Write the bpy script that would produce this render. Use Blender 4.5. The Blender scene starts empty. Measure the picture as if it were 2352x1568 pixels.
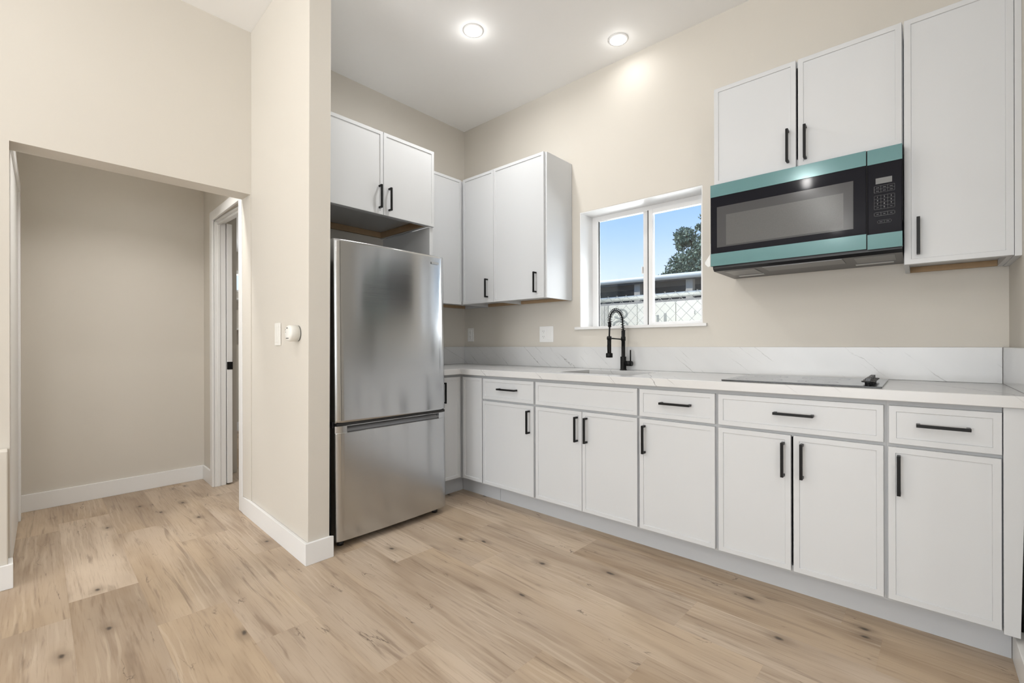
import bpy, bmesh, math, random
from mathutils import Vector, Matrix
random.seed(7)
S = bpy.context.scene
COL = S.collection

# ------------------------------------------------------------------ camera
F_PX = 1047.0
TH = math.radians(41.755)
cam_d = bpy.data.cameras.new('camera'); cam = bpy.data.objects.new('camera', cam_d); COL.objects.link(cam)
cam_d.sensor_width = 36.0; cam_d.lens = F_PX / 2352 * 36.0
cam_d.shift_y = (792.2 - 784.0) / 2352
cam_d.clip_start = 0.02; cam_d.clip_end = 300
fw = Vector((-math.sin(TH), math.cos(TH), 0)); rt = Vector((math.cos(TH), math.sin(TH), 0)); up = Vector((0, 0, 1))
M = Matrix((rt, up, -fw)).transposed()
M = M @ Matrix.Rotation(math.radians(-0.136), 3, 'Z')
cam.matrix_world = Matrix.Translation((3.12, -2.84, 1.08)) @ M.to_4x4()
S.camera = cam

# ------------------------------------------------------------------ world, sun, daylight and fill lights, exposure
S.view_settings.view_transform = 'Standard'; S.view_settings.look = 'None'
S.view_settings.gamma = 1.0; S.view_settings.use_curve_mapping = False
S.view_settings.exposure = -0.20
W = bpy.data.worlds.new('sky'); S.world = W; W.use_nodes = True
nt = W.node_tree; nt.nodes.clear()
wo = nt.nodes.new('ShaderNodeOutputWorld'); bg = nt.nodes.new('ShaderNodeBackground')
tc = nt.nodes.new('ShaderNodeTexCoord'); sp = nt.nodes.new('ShaderNodeSeparateXYZ'); cr = nt.nodes.new('ShaderNodeValToRGB')
nt.links.new(tc.outputs['Generated'], sp.inputs[0]); nt.links.new(sp.outputs['Z'], cr.inputs[0])
e = cr.color_ramp.elements
e[0].position = 0.0; e[0].color = (0.84, 0.92, 1.0, 1)
e[1].position = 1.0; e[1].color = (0.08, 0.25, 0.70, 1)
for p_, c_ in ((0.14, (0.70, 0.83, 0.98, 1)), (0.225, (0.45, 0.66, 0.96, 1)), (0.32, (0.26, 0.50, 0.90, 1)), (0.6, (0.14, 0.38, 0.85, 1))):
    x_ = e.new(p_); x_.color = c_
nt.links.new(cr.outputs[0], bg.inputs[0]); bg.inputs[1].default_value = 1.38
nt.links.new(bg.outputs[0], wo.inputs[0])

def light(name, kind, loc, energy, color=(1, 1, 1), rot=(0, 0, 0), **kw):
    d = bpy.data.lights.new(name, kind); d.energy = energy; d.color = color
    for k, v in kw.items(): setattr(d, k, v)
    o = bpy.data.objects.new(name, d); o.location = loc; o.rotation_euler = rot; COL.objects.link(o); return o
R = math.radians
light('sun', 'SUN', (0, 0, 10), 5.0, (1.0, 0.96, 0.90), (R(36.6), 0, R(-42)), angle=R(0.6))
# back and side lights are added fill, tilted up to brighten the ceiling
light('fill_back', 'AREA', (2.2, -8.35, 1.25), 250, (0.97, 0.985, 1.0), (R(136), 0, 0), shape='RECTANGLE', size=3.4, size_y=2.1)
light('fill_side', 'AREA', (5.45, -4.6, 1.45), 50, (0.97, 0.985, 1.0), (R(138), 0, R(90)), shape='RECTANGLE', size=2.2, size_y=1.3)
light('daylight_kitchen', 'AREA', (1.70, 0.52, 1.50), 30, (0.96, 0.98, 1.0), (R(-125), 0, 0), shape='RECTANGLE', size=1.1, size_y=0.9)
light('daylight_bedroom', 'AREA', (-3.45, -0.3, 1.885), 25, (0.92, 0.96, 1.0), (R(90), 0, R(-90)), shape='RECTANGLE', size=2.4, size_y=0.24)

# ------------------------------------------------------------------ materials
MAT = {}
def nodes(name):
    m = bpy.data.materials.new(name); m.use_nodes = True; MAT[name] = m
    t = m.node_tree; return m, t, t.nodes['Principled BSDF']
def flat(name, col, rough=0.5, metal=0.0, bump=0.0, bscale=200.0, spec=0.5, var=0.0, vscale=3.0, **kw):
    m, t, b = nodes(name)
    b.inputs['Base Color'].default_value = (*col, 1); b.inputs['Roughness'].default_value = rough
    b.inputs['Metallic'].default_value = metal; b.inputs['Specular IOR Level'].default_value = spec
    for k, v in kw.items(): b.inputs[k].default_value = v
    co = t.nodes.new('ShaderNodeTexCoord')
    if bump:
        n = t.nodes.new('ShaderNodeTexNoise'); n.inputs['Scale'].default_value = bscale; n.inputs['Detail'].default_value = 3
        t.links.new(co.outputs['Object'], n.inputs['Vector'])
        bp = t.nodes.new('ShaderNodeBump'); bp.inputs['Strength'].default_value = bump; bp.inputs['Distance'].default_value = 0.002
        t.links.new(n.outputs['Fac'], bp.inputs['Height']); t.links.new(bp.outputs[0], b.inputs['Normal'])
    n2 = t.nodes.new('ShaderNodeTexNoise'); n2.inputs['Scale'].default_value = vscale; n2.inputs['Detail'].default_value = 4
    t.links.new(co.outputs['Object'], n2.inputs['Vector'])
    mx = t.nodes.new('ShaderNodeMix'); mx.data_type = 'RGBA'
    v = max(var, 0.012)
    mx.inputs[6].default_value = (*[c * (1 - v) for c in col], 1); mx.inputs[7].default_value = (*[min(1, c * (1 + v)) for c in col], 1)
    t.links.new(n2.outputs['Fac'], mx.inputs[0]); t.links.new(mx.outputs[2], b.inputs['Base Color'])
    return m
flat('wall_paint', (0.65, 0.615, 0.555), 0.62, bump=0.10, bscale=260)
flat('ceiling_paint', (0.95, 0.95, 0.945), 0.7, bump=0.08, bscale=200)
flat('trim_white', (0.82, 0.82, 0.815), 0.35)
flat('cabinet_white', (0.63, 0.645, 0.66), 0.38)
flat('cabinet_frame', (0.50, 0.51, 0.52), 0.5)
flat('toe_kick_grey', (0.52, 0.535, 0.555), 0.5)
flat('raw_wood', (0.42, 0.29, 0.17), 0.7, var=0.15, vscale=14)
flat('black_metal', (0.007, 0.007, 0.007), 0.36, bump=0.03, spec=0.2)
flat('black_plastic', (0.015, 0.015, 0.017), 0.3)
flat('fridge_side', (0.02, 0.02, 0.022), 0.42, bump=0.05, bscale=500)
flat('rubber', (0.02, 0.02, 0.02), 0.8)
flat('dark_void', (0.01, 0.01, 0.01), 0.9)
flat('vinyl_white', (0.82, 0.82, 0.82), 0.3)
flat('plate_white', (0.85, 0.85, 0.84), 0.35)
flat('plate_cream', (0.80, 0.79, 0.75), 0.4)
flat('print_grey', (0.10, 0.10, 0.09), 0.6)
flat('film_teal', (0.095, 0.225, 0.235), 0.13, spec=0.7, metal=0.15)
flat('oven_black', (0.008, 0.008, 0.012), 0.06, spec=0.10)
flat('oven_window', (0.06, 0.06, 0.062), 0.12, spec=0.3)
flat('oven_screen', (0.10, 0.10, 0.098), 0.16, spec=0.35, var=0.3, vscale=900)
flat('display_grey', (0.16, 0.165, 0.165), 0.2)
flat('key_print', (0.32, 0.33, 0.33), 0.5)
flat('cooktop_glass', (0.012, 0.012, 0.013), 0.12, spec=0.7)
flat('burner_print', (0.016, 0.016, 0.017), 0.15)
flat('clear_film', (0.78, 0.80, 0.80), 0.2)
flat('vent_grey', (0.22, 0.22, 0.225), 0.35, metal=0.6)
flat('lens_pale', (0.55, 0.56, 0.56), 0.3)
flat('concrete', (0.42, 0.40, 0.36), 0.9, bump=0.4, bscale=40, var=0.2, vscale=6)
flat('galvanised', (0.66, 0.68, 0.64), 0.45, metal=0.1, var=0.1)
flat('wire', (0.46, 0.46, 0.43), 0.5, metal=0.3)
flat('panel_pale', (0.80, 0.80, 0.73), 0.6, var=0.06, vscale=4)
flat('panel_warm', (0.60, 0.60, 0.55), 0.6, var=0.1, vscale=5)
flat('letter_grey', (0.36, 0.38, 0.36), 0.7, var=0.1)
flat('gutter_white', (0.76, 0.79, 0.76), 0.4)
flat('shed_dark', (0.035, 0.055, 0.085), 0.6, var=0.3, vscale=2)
flat('roof_grey', (0.10, 0.10, 0.10), 0.8)
flat('ground', (0.30, 0.27, 0.23), 0.95, bump=0.3, bscale=20, var=0.15)
flat('bark', (0.12, 0.09, 0.06), 0.9, bump=0.5, bscale=30)
def leafmat():
    m, t, b = nodes('leaf')
    oi = t.nodes.new('ShaderNodeAttribute'); oi.attribute_name = 'tone'
    r = t.nodes.new('ShaderNodeValToRGB'); r.color_ramp.elements[0].color = (0.06, 0.115, 0.095, 1); r.color_ramp.elements[1].color = (0.28, 0.36, 0.26, 1)
    t.links.new(oi.outputs['Fac'], r.inputs[0]); t.links.new(r.outputs[0], b.inputs['Base Color']); b.inputs['Roughness'].default_value = 0.55
leafmat()
def stainless(name, col, rough, aniso):
    m, t, b = nodes(name)
    b.inputs['Metallic'].default_value = 1.0; b.inputs['Base Color'].default_value = (*col, 1); b.inputs['Roughness'].default_value = rough
    b.inputs['Anisotropic'].default_value = aniso; b.inputs['Anisotropic Rotation'].default_value = 0.25
    tg = t.nodes.new('ShaderNodeTangent'); tg.direction_type = 'RADIAL'; tg.axis = 'Z'
    t.links.new(tg.outputs[0], b.inputs['Tangent'])
    co = t.nodes.new('ShaderNodeTexCoord'); mp = t.nodes.new('ShaderNodeMapping'); mp.inputs['Scale'].default_value = (3, 3, 900)
    n = t.nodes.new('ShaderNodeTexNoise'); n.inputs['Scale'].default_value = 1.0; n.inputs['Detail'].default_value = 2
    t.links.new(co.outputs['Object'], mp.inputs[0]); t.links.new(mp.outputs[0], n.inputs['Vector'])
    mr = t.nodes.new('ShaderNodeMapRange'); mr.inputs[3].default_value = rough - 0.04; mr.inputs[4].default_value = rough + 0.05
    t.links.new(n.outputs['Fac'], mr.inputs[0]); t.links.new(mr.outputs[0], b.inputs['Roughness'])
stainless('stainless', (0.53, 0.54, 0.55), 0.165, 0.88)
stainless('sink_steel', (0.34, 0.34, 0.34), 0.32, 0.3)
def emis(name, col, s):
    m, t, b = nodes(name); b.inputs['Base Color'].default_value = (*col, 1)
    b.inputs['Emission Color'].default_value = (*col, 1); b.inputs['Emission Strength'].default_value = s
emis('lamp_lens', (1.0, 0.99, 0.97), 6.0)
def glassmat():
    m, t, b = nodes('pane_glass'); t.nodes.remove(b); out = t.nodes['Material Output']
    tr = t.nodes.new('ShaderNodeBsdfTransparent'); gl = t.nodes.new('ShaderNodeBsdfGlossy'); gl.inputs['Roughness'].default_value = 0.02
    tr.inputs[0].default_value = (0.97, 0.98, 0.98, 1)
    fr = t.nodes.new('ShaderNodeFresnel'); fr.inputs[0].default_value = 1.35; mx = t.nodes.new('ShaderNodeMixShader')
    t.links.new(fr.outputs[0], mx.inputs[0]); t.links.new(tr.outputs[0], mx.inputs[1]); t.links.new(gl.outputs[0], mx.inputs[2]); t.links.new(mx.outputs[0], out.inputs[0])
glassmat()
def marble():
    m, t, b = nodes('marble'); L = t.links
    b.inputs['Roughness'].default_value = 0.22; b.inputs['Specular IOR Level'].default_value = 0.45
    co = t.nodes.new('ShaderNodeTexCoord')
    def math_(op, a=None, b_=None, **k):
        n = t.nodes.new('ShaderNodeMath'); n.operation = op
        for i, v in enumerate((a, b_)):
            if v is None: continue
            if isinstance(v, (int, float)): n.inputs[i].default_value = v
            else: L.new(v, n.inputs[i])
        return n.outputs[0]
    def noise(vec, sc, det=3, rough=0.5):
        n = t.nodes.new('ShaderNodeTexNoise'); n.inputs['Scale'].default_value = sc; n.inputs['Detail'].default_value = det; n.inputs['Roughness'].default_value = rough
        L.new(vec, n.inputs['Vector']); return n.outputs['Fac']
    def dot(v):
        n = t.nodes.new('ShaderNodeVectorMath'); n.operation = 'DOT_PRODUCT'; L.new(co.outputs['Object'], n.inputs[0]); n.inputs[1].default_value = v; return n.outputs['Value']
    acr = dot((1.0, 0.55, 1.15))            # across the veins
    alo = dot((0.8, -0.6, -0.9))            # along them
    cb = t.nodes.new('ShaderNodeCombineXYZ'); L.new(math_('MULTIPLY', acr, 1.0), cb.inputs[0]); L.new(math_('MULTIPLY', alo, 0.35), cb.inputs[1])
    fac = None
    for sc, wid, thr, amp, seed, wob in ((1.6, 0.0036, 0.50, 1.0, 0.0, .30), (3.3, 0.0028, 0.57, 0.95, 7.3, .24), (6.1, 0.0032, 0.56, 0.65, 3.1, .20), (13.0, 0.0036, 0.57, 0.45, 11.7, .16)):
        of = t.nodes.new('ShaderNodeVectorMath'); of.operation = 'ADD'; L.new(cb.outputs[0], of.inputs[0]); of.inputs[1].default_value = (seed, seed * 2, seed)
        wobn = math_('MULTIPLY', math_('SUBTRACT', noise(of.outputs[0], 3.0, 6, .62), 0.5), wob)
        x = math_('ADD', math_('ADD', acr, wobn), seed)
        fr = math_('FRACT', math_('MULTIPLY', x, sc))
        d = math_('ABSOLUTE', math_('SUBTRACT', fr, 0.5))
        line = t.nodes.new('ShaderNodeMapRange'); line.interpolation_type = 'SMOOTHSTEP'; line.inputs[1].default_value = 0; line.inputs[2].default_value = wid * sc; line.inputs[3].default_value = 1; line.inputs[4].default_value = 0
        L.new(d, line.inputs[0])
        mk = t.nodes.new('ShaderNodeMapRange'); mk.inputs[1].default_value = thr; mk.inputs[2].default_value = thr + 0.10
        L.new(noise(of.outputs[0], 2.6 + sc * .5, 2), mk.inputs[0])
        v = math_('MULTIPLY', math_('MULTIPLY', line.outputs[0], mk.outputs[0]), amp)
        fac = v if fac is None else math_('MAXIMUM', fac, v)
    cloud = noise(cb.outputs[0], 3.5, 4)
    base = t.nodes.new('ShaderNodeMix'); base.data_type = 'RGBA'; base.inputs[6].default_value = (0.60, 0.605, 0.61, 1); base.inputs[7].default_value = (0.72, 0.72, 0.715, 1)
    L.new(cloud, base.inputs[0])
    mx = t.nodes.new('ShaderNodeMix'); mx.data_type = 'RGBA'; L.new(fac, mx.inputs[0]); L.new(base.outputs[2], mx.inputs[6]); mx.inputs[7].default_value = (0.20, 0.195, 0.19, 1)
    L.new(mx.outputs[2], b.inputs['Base Color'])
marble()
def plank():
    m, t, b = nodes('oak_plank'); L = t.links
    b.inputs['Specular IOR Level'].default_value = 0.35
    uv = t.nodes.new('ShaderNodeUVMap'); uv.uv_map = 'plank'
    tone = t.nodes.new('ShaderNodeAttribute'); tone.attribute_name = 'tone'
    def mapp(s):
        n = t.nodes.new('ShaderNodeMapping'); n.inputs['Scale'].default_value = s; L.new(uv.outputs[0], n.inputs[0]); return n.outputs[0]
    def noise(v, sc, det, rough=.55, dist=0.0):
        n = t.nodes.new('ShaderNodeTexNoise'); n.inputs['Scale'].default_value = sc; n.inputs['Detail'].default_value = det; n.inputs['Roughness'].default_value = rough; n.inputs['Distortion'].default_value = dist
        L.new(v, n.inputs['Vector']); return n.outputs['Fac']
    def mixc(f, a, c, bt='MIX'):
        n = t.nodes.new('ShaderNodeMix'); n.data_type = 'RGBA'; n.blend_type = bt
        for i, v in ((0, f), (6, a), (7, c)):
            if isinstance(v, tuple): n.inputs[i].default_value = (*v, 1)
            elif isinstance(v, float): n.inputs[i].default_value = v
            else: L.new(v, n.inputs[i])
        return n.outputs[2]
    def mrange(x, a, b_, c=0.0, d=1.0):
        n = t.nodes.new('ShaderNodeMapRange'); n.interpolation_type = 'SMOOTHSTEP'
        for i, v in enumerate((a, b_, c, d)): n.inputs[i + 1].default_value = v
        L.new(x, n.inputs[0]); return n.outputs[0]
    def mul(a, c):
        n = t.nodes.new('ShaderNodeMath'); n.operation = 'MULTIPLY'
        for i, v in enumerate((a, c)):
            if isinstance(v, float): n.inputs[i].default_value = v
            else: L.new(v, n.inputs[i])
        return n.outputs[0]
    tn = mixc(tone.outputs['Fac'], (0.315, 0.235, 0.165), (0.575, 0.47, 0.365))
    # warm and grey drifts along the grain
    cl = noise(mapp((0.9, 5.0, 1)), 1.6, 3, .5, .5)
    c0 = mixc(mul(mrange(noise(mapp((.5, 1.6, 1)), 1.3, 2), .42, .66), .45), tn, (0.52, 0.385, 0.245))
    c1 = mixc(mul(mrange(cl, .42, .70), .55), c0, (0.29, 0.205, 0.135))
    # cathedral arcs in some boards
    wv = t.nodes.new('ShaderNodeTexWave'); wv.wave_type = 'BANDS'; wv.bands_direction = 'Y'
    wv.inputs['Scale'].default_value = 6.5; wv.inputs['Distortion'].default_value = 9.0; wv.inputs['Detail'].default_value = 3; wv.inputs['Detail Scale'].default_value = 0.5
    L.new(mapp((0.55, 1.6, 1)), wv.inputs['Vector'])
    arcm = mrange(noise(mapp((.9, 2.6, 1)), 2.0, 1), .53, .64)
    c2 = mixc(mul(mul(mrange(wv.outputs['Fac'], .60, .98), arcm), .24), c1, (0.70, 0.60, 0.48))
    # fine grain streaks
    g = noise(mapp((5.0, 130.0, 1)), 1.0, 4, .65)
    c3 = mixc(mul(mrange(g, .50, .78), .45), c2, (0.24, 0.165, 0.105))
    g2 = noise(mapp((2.0, 30.0, 1)), 1.0, 3, .6, .8)
    c4 = mixc(mul(mrange(g2, .56, .76), .60), c3, (0.22, 0.155, 0.11))
    g3 = noise(mapp((1.1, 16.0, 1)), 1.3, 4, .6, 1.2)
    c4 = mixc(mul(mrange(g3, .58, .74), .55), c4, (0.18, 0.125, 0.09))
    # dark cracks
    ck = noise(mapp((1.3, 6.0, 1)), 1.7, 5, .5, 1.2)
    n = t.nodes.new('ShaderNodeMath'); n.operation = 'SUBTRACT'; L.new(ck, n.inputs[0]); n.inputs[1].default_value = 0.5
    a = t.nodes.new('ShaderNodeMath'); a.operation = 'ABSOLUTE'; L.new(n.outputs[0], a.inputs[0])
    crk = mul(mul(mrange(a.outputs[0], 0.0, .010, 1.0, 0.0), mrange(noise(mapp((2.5, 5.0, 1)), 1.9, 2), .57, .66)), .75)
    c5 = mixc(crk, c4, (0.09, 0.065, 0.05))
    # knots
    vo = t.nodes.new('ShaderNodeTexVoronoi'); vo.voronoi_dimensions = '2D'; vo.feature = 'F1'; vo.inputs['Scale'].default_value = 2.5; vo.inputs['Randomness'].default_value = 0.9
    dv = t.nodes.new('ShaderNodeVectorMath'); dv.operation = 'ADD'
    nn = t.nodes.new('ShaderNodeTexNoise'); nn.inputs['Scale'].default_value = 11; nn.inputs['Detail'].default_value = 3; L.new(uv.outputs[0], nn.inputs['Vector'])
    sc_ = t.nodes.new('ShaderNodeVectorMath'); sc_.operation = 'SCALE'; sc_.inputs['Scale'].default_value = 0.055; L.new(nn.outputs['Color'], sc_.inputs[0])
    L.new(mapp((1.0, 1.9, 1)), dv.inputs[0]); L.new(sc_.outputs[0], dv.inputs[1]); L.new(dv.outputs[0], vo.inputs['Vector'])
    sx = t.nodes.new('ShaderNodeSeparateColor'); L.new(vo.outputs['Color'], sx.inputs[0])
    pick = mrange(sx.outputs[0], .52, .54)
    halo = mul(mul(mrange(vo.outputs['Distance'], .03, .20, 1.0, 0.0), pick), .50)
    core = mul(mul(mrange(vo.outputs['Distance'], .012, .060, 1.0, 0.0), pick), .88)
    c6 = mixc(halo, c5, (0.21, 0.155, 0.11)); c7 = mixc(core, c6, (0.055, 0.042, 0.034))
    L.new(c7, b.inputs['Base Color'])
    L.new(mrange(g, .3, .8, .42, .55), b.inputs['Roughness'])
    bp = t.nodes.new('ShaderNodeBump'); bp.inputs['Strength'].default_value = 0.12; bp.inputs['Distance'].default_value = 0.001
    L.new(g, bp.inputs['Height']); L.new(bp.outputs[0], b.inputs['Normal'])
plank()

# ------------------------------------------------------------------ mesh helpers
class MB:
    """collects faces (world coordinates); build() links them as ONE mesh object"""
    def __init__(s, k=0): s.bm = bmesh.new(); s.k = k      # k: each further box is a hair smaller, so no two faces coincide
    def box(s, x0, x1, y0, y1, z0, z1):
        xs, ys, zs = sorted((x0, x1)), sorted((y0, y1)), sorted((z0, z1))
        q = s.k * .00007; s.k += 1
        xs, ys, zs = [[a + min(q, (b - a) / 4), b - min(q, (b - a) / 4)] for a, b in (xs, ys, zs)]
        v = [s.bm.verts.new((x, y, z)) for x in xs for y in ys for z in zs]
        for f in ((0, 1, 3, 2), (4, 6, 7, 5), (0, 4, 5, 1), (2, 3, 7, 6), (0, 2, 6, 4), (1, 5, 7, 3)): s.bm.faces.new([v[i] for i in f])
        return s
    def prism(s, pts, axis, a, b):
        """pts: polygon in the plane normal to axis; axis x:(y,z) y:(x,z) z:(x,y)"""
        def P(p, d): return {'x': (d, p[0], p[1]), 'y': (p[0], d, p[1]), 'z': (p[0], p[1], d)}[axis]
        A = [s.bm.verts.new(P(p, a)) for p in pts]; B = [s.bm.verts.new(P(p, b)) for p in pts]; n = len(pts)
        s.bm.faces.new(A); s.bm.faces.new(B[::-1])
        for i in range(n): s.bm.faces.new([A[i], B[i], B[(i + 1) % n], A[(i + 1) % n]])
        return s
    def tube(s, pts, r, n=10, caps=True):
        pts = [Vector(p) for p in pts]; rings = []
        rs = r if isinstance(r, (list, tuple)) else [r] * len(pts)
        prev = None
        for i, p in enumerate(pts):
            d = (pts[min(i + 1, len(pts) - 1)] - pts[max(i - 1, 0)]).normalized()
            if prev is None:
                a = Vector((0, 0, 1)) if abs(d.z) < .9 else Vector((1, 0, 0)); u = d.cross(a).normalized()
            else: u = (prev - d * prev.dot(d)).normalized()
            prev = u; w = d.cross(u)
            rings.append([s.bm.verts.new(p + (u * math.cos(k * 2 * math.pi / n) + w * math.sin(k * 2 * math.pi / n)) * rs[i]) for k in range(n)])
        for A, B in zip(rings, rings[1:]):
            for k in range(n):
                f = s.bm.faces.new([A[k], A[(k + 1) % n], B[(k + 1) % n], B[k]]); f.smooth = n > 6
        if caps: s.bm.faces.new(rings[0][::-1]); s.bm.faces.new(rings[-1])
        return s
    def lathe(s, prof, c, axis, n=32):
        """prof: (radius, height) list around axis through c"""
        rings = []
        for r, h in prof:
            ring = []
            for k in range(n):
                a = k * 2 * math.pi / n; ca, sa = r * math.cos(a), r * math.sin(a)
                ring.append(s.bm.verts.new({'z': (c[0] + ca, c[1] + sa, c[2] + h), 'y': (c[0] + ca, c[1] + h, c[2] + sa), 'x': (c[0] + h, c[1] + ca, c[2] + sa)}[axis]))
            rings.append(ring)
        for A, B in zip(rings, rings[1:]):
            for k in range(n):
                f = s.bm.faces.new([A[k], A[(k + 1) % n], B[(k + 1) % n], B[k]]); f.smooth = True
        s.bm.faces.new(rings[0]); s.bm.faces.new(rings[-1])
        return s
    def cells(s, us, vs, skip, d0, d1, mp):
        """slab of grid cells with some left out; mp(u, v, d) -> world point"""
        nu, nv = len(us) - 1, len(vs) - 1; cache = {}
        def V(i, j, d):
            k = (i, j, d)
            if k not in cache: cache[k] = s.bm.verts.new(mp(us[i], vs[j], d))
            return cache[k]
        inc = lambda i, j: 0 <= i < nu and 0 <= j < nv and (i, j) not in skip
        for i in range(nu):
            for j in range(nv):
                if not inc(i, j): continue
                s.bm.faces.new([V(i, j, d0), V(i + 1, j, d0), V(i + 1, j + 1, d0), V(i, j + 1, d0)])
                s.bm.faces.new([V(i, j, d1), V(i, j + 1, d1), V(i + 1, j + 1, d1), V(i + 1, j, d1)])
                for (di, dj), (a, b) in {(-1, 0): ((0, 0), (0, 1)), (1, 0): ((1, 1), (1, 0)), (0, -1): ((1, 0), (0, 0)), (0, 1): ((0, 1), (1, 1))}.items():
                    if not inc(i + di, j + dj):
                        s.bm.faces.new([V(i + a[0], j + a[1], d0), V(i + b[0], j + b[1], d0), V(i + b[0], j + b[1], d1), V(i + a[0], j + a[1], d1)])
        return s
    def build(s, name, mat, parent=None, bevel=0.0, seg=2):
        bmesh.ops.recalc_face_normals(s.bm, faces=s.bm.faces)
        if parent is not None: bmesh.ops.translate(s.bm, verts=s.bm.verts, vec=-world_loc(parent))
        me = bpy.data.meshes.new(name); s.bm.to_mesh(me); s.bm.free()
        me.materials.append(MAT[mat])
        o = bpy.data.objects.new(name, me); COL.objects.link(o)
        if parent is not None: o.parent = parent
        if bevel:
            b = o.modifiers.new('bevel', 'BEVEL'); b.width = bevel; b.segments = seg; b.limit_method = 'ANGLE'; b.angle_limit = R(40)
        return o
def world_loc(o):
    v = Vector(o.location)
    while o.parent: o = o.parent; v = v + Vector(o.location)
    return v
def thing(name, label, cat, loc, group=None):
    o = bpy.data.objects.new(name, None); COL.objects.link(o); o.location = loc; o.empty_display_size = 0.1
    o['label'] = label; o['category'] = cat
    if group: o['group'] = group
    return o
def tag(o, label, cat, group=None):
    o['label'] = label; o['category'] = cat
    if group: o['group'] = group
    return o
def struct(o): o['kind'] = 'structure'; return o

# ------------------------------------------------------------------ room shell
CZ = 3.04; SK = math.tan(R(2.2))
def plank_floor():
    bm = bmesh.new(); uvl = bm.loops.layers.uv.new('plank'); tl = bm.faces.layers.float.new('tone')
    rnd = random.Random(11)
    ang = R(-2.0); ca, sa = math.cos(ang), math.sin(ang); wdt, ln, gap = 0.2286, 1.235, 0.00015
    known = {-11: .545, -10: 1.01, -9: 1.40, -8: 1.857, -7: 2.18, -6: 1.23, -5: 1.53}       # a joint the photograph shows in each row
    # row r spans v in [v0 + r*w, v0 + (r+1)*w]; v = 0 passes the origin
    tones = {(-11, 0): .95, (-10, -1): .30, (-10, 0): .72, (-9, 0): .70, (-9, 1): .62, (-8, 0): .70, (-8, 1): .95, (-7, 0): .66}
    for r in range(-42, 22):
        vb = -0.121 + r * wdt
        off = known.get(r, rnd.random() * ln)
        for q in range(-7, 7):
            u0 = off + (q - 1) * ln; u1 = u0 + ln
            if u1 < -5 or u0 > 6.5: continue
            tone = tones.get((r, q), min(1, max(0, rnd.gauss(.58, .24))))
            su, sv = rnd.random() * 300, rnd.random() * 300
            pts = [(u0 + gap, vb + gap), (u1 - gap, vb + gap), (u1 - gap, vb + wdt - gap), (u0 + gap, vb + wdt - gap)]
            vs = [bm.verts.new((u * ca - v * sa, u * sa + v * ca, 0)) for u, v in pts]
            f = bm.faces.new(vs); f[tl] = tone
            for lp, (u, v) in zip(f.loops, pts): lp[uvl].uv = (u + su, v + sv)
    me = bpy.data.meshes.new('floor'); bm.to_mesh(me); bm.free(); me.materials.append(MAT['oak_plank'])
    o = bpy.data.objects.new('floor', me); COL.objects.link(o); return struct(o)
plank_floor()
struct(MB().box(-5.2, 6.6, -9.4, 0.2, -0.06, -0.002).build('floor_slab', 'raw_wood'))
struct(MB().box(-0.15, 5.75, -8.65, 0.20, CZ, CZ + .1).build('ceiling', 'ceiling_paint'))
# window wall with the opening
WX0, WX1, WZ0, WZ1 = 1.257, 2.14, 1.200, 2.052
struct(MB().cells([-0.15, WX0, WX1, 3.55], [0, WZ0, WZ1, CZ], {(1, 1)}, 0.0, 0.20, lambda u, v, d: (u, d, v)).build('wall_window', 'wall_paint'))
# fridge wall / header wall with the hall opening (plane x = 0)
HY0, HY1, HZ = -2.815, -1.80, 2.026
struct(MB().cells([-8.65, HY0, HY1, 0.0], [0, HZ, CZ], {(1, 0)}, 0.0, -0.15, lambda u, v, d: (d, u, v)).build('wall_left', 'wall_paint'))
struct(MB().box(0.001, .086, -3.6, -2.822, 0, .612).build('wall_ledge', 'wall_paint', bevel=.004))
struct(MB().box(3.405, 3.55, -1.25, 0.0, 0, CZ).build('wall_right', 'wall_paint'))
struct(MB().box(3.405, 5.75, -1.25, -1.10, 0, CZ).build('wall_entry', 'wall_paint'))
struct(MB().cells([-8.65, -5.8, -3.4, -1.25], [0, .75, 2.15, CZ], {(1, 1)}, 5.6, 5.75, lambda u, v, d: (d, u, v)).build('wall_far_right', 'wall_paint'))
struct(MB().cells([0.0, .4, 4.0, 5.6], [0, .05, 2.25, CZ], {(1, 1)}, -8.5, -8.65, lambda u, v, d: (u, d, v)).build('wall_back', 'wall_paint'))
# partition beside the refrigerator, a touch out of square
def slab_skew(x0, x1, yf0, yf1, yb0, yb1, z0, z1):
    m = MB(); m.prism([(x0, yf0), (x1, yf1), (x1, yb1), (x0, yb0)], 'z', z0, z1); return m
pm = MB()
# the face leans forward a little towards the ceiling, as in the house
pv = {}
for zz, dx in ((0.0, .868), (CZ, .905)):
    pv[zz] = [pm.bm.verts.new(p) for p in ((0.0, -1.796, zz), (dx, -1.836, zz), (dx, -1.724, zz), (0.0, -1.700, zz))]
a_, b_ = pv[0.0], pv[CZ]
pm.bm.faces.new(a_); pm.bm.faces.new(b_[::-1])
for i in range(4): pm.bm.faces.new([a_[i], a_[(i + 1) % 4], b_[(i + 1) % 4], b_[i]])
struct(pm.build('wall_partition', 'wall_paint', bevel=.003))
# hall beyond the opening
HC = 2.44
struct(MB().box(-1.36, -1.23, -3.05, -1.50, 0, HC).build('wall_hall_far', 'wall_paint'))
struct(slab_skew(-1.23, -.15, -2.768, -2.816, -2.95, -2.95, 0, HC).build('wall_hall_left', 'wall_paint'))
yw = lambda x, d=0.0: -1.788 + .0446 * (-.15 - x) + d
struct(MB().cells([-1.23, -.92, -.205, -.15], [0, 2.045, HC], {(1, 0)}, 0.0, .085, lambda u, v, d: (u, yw(u, d), v)).build('wall_hall_right', 'wall_paint'))
struct(MB().box(-1.36, -.15, -3.0, -1.60, HC, HC + .08).build('ceiling_hall', 'ceiling_paint'))
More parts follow.
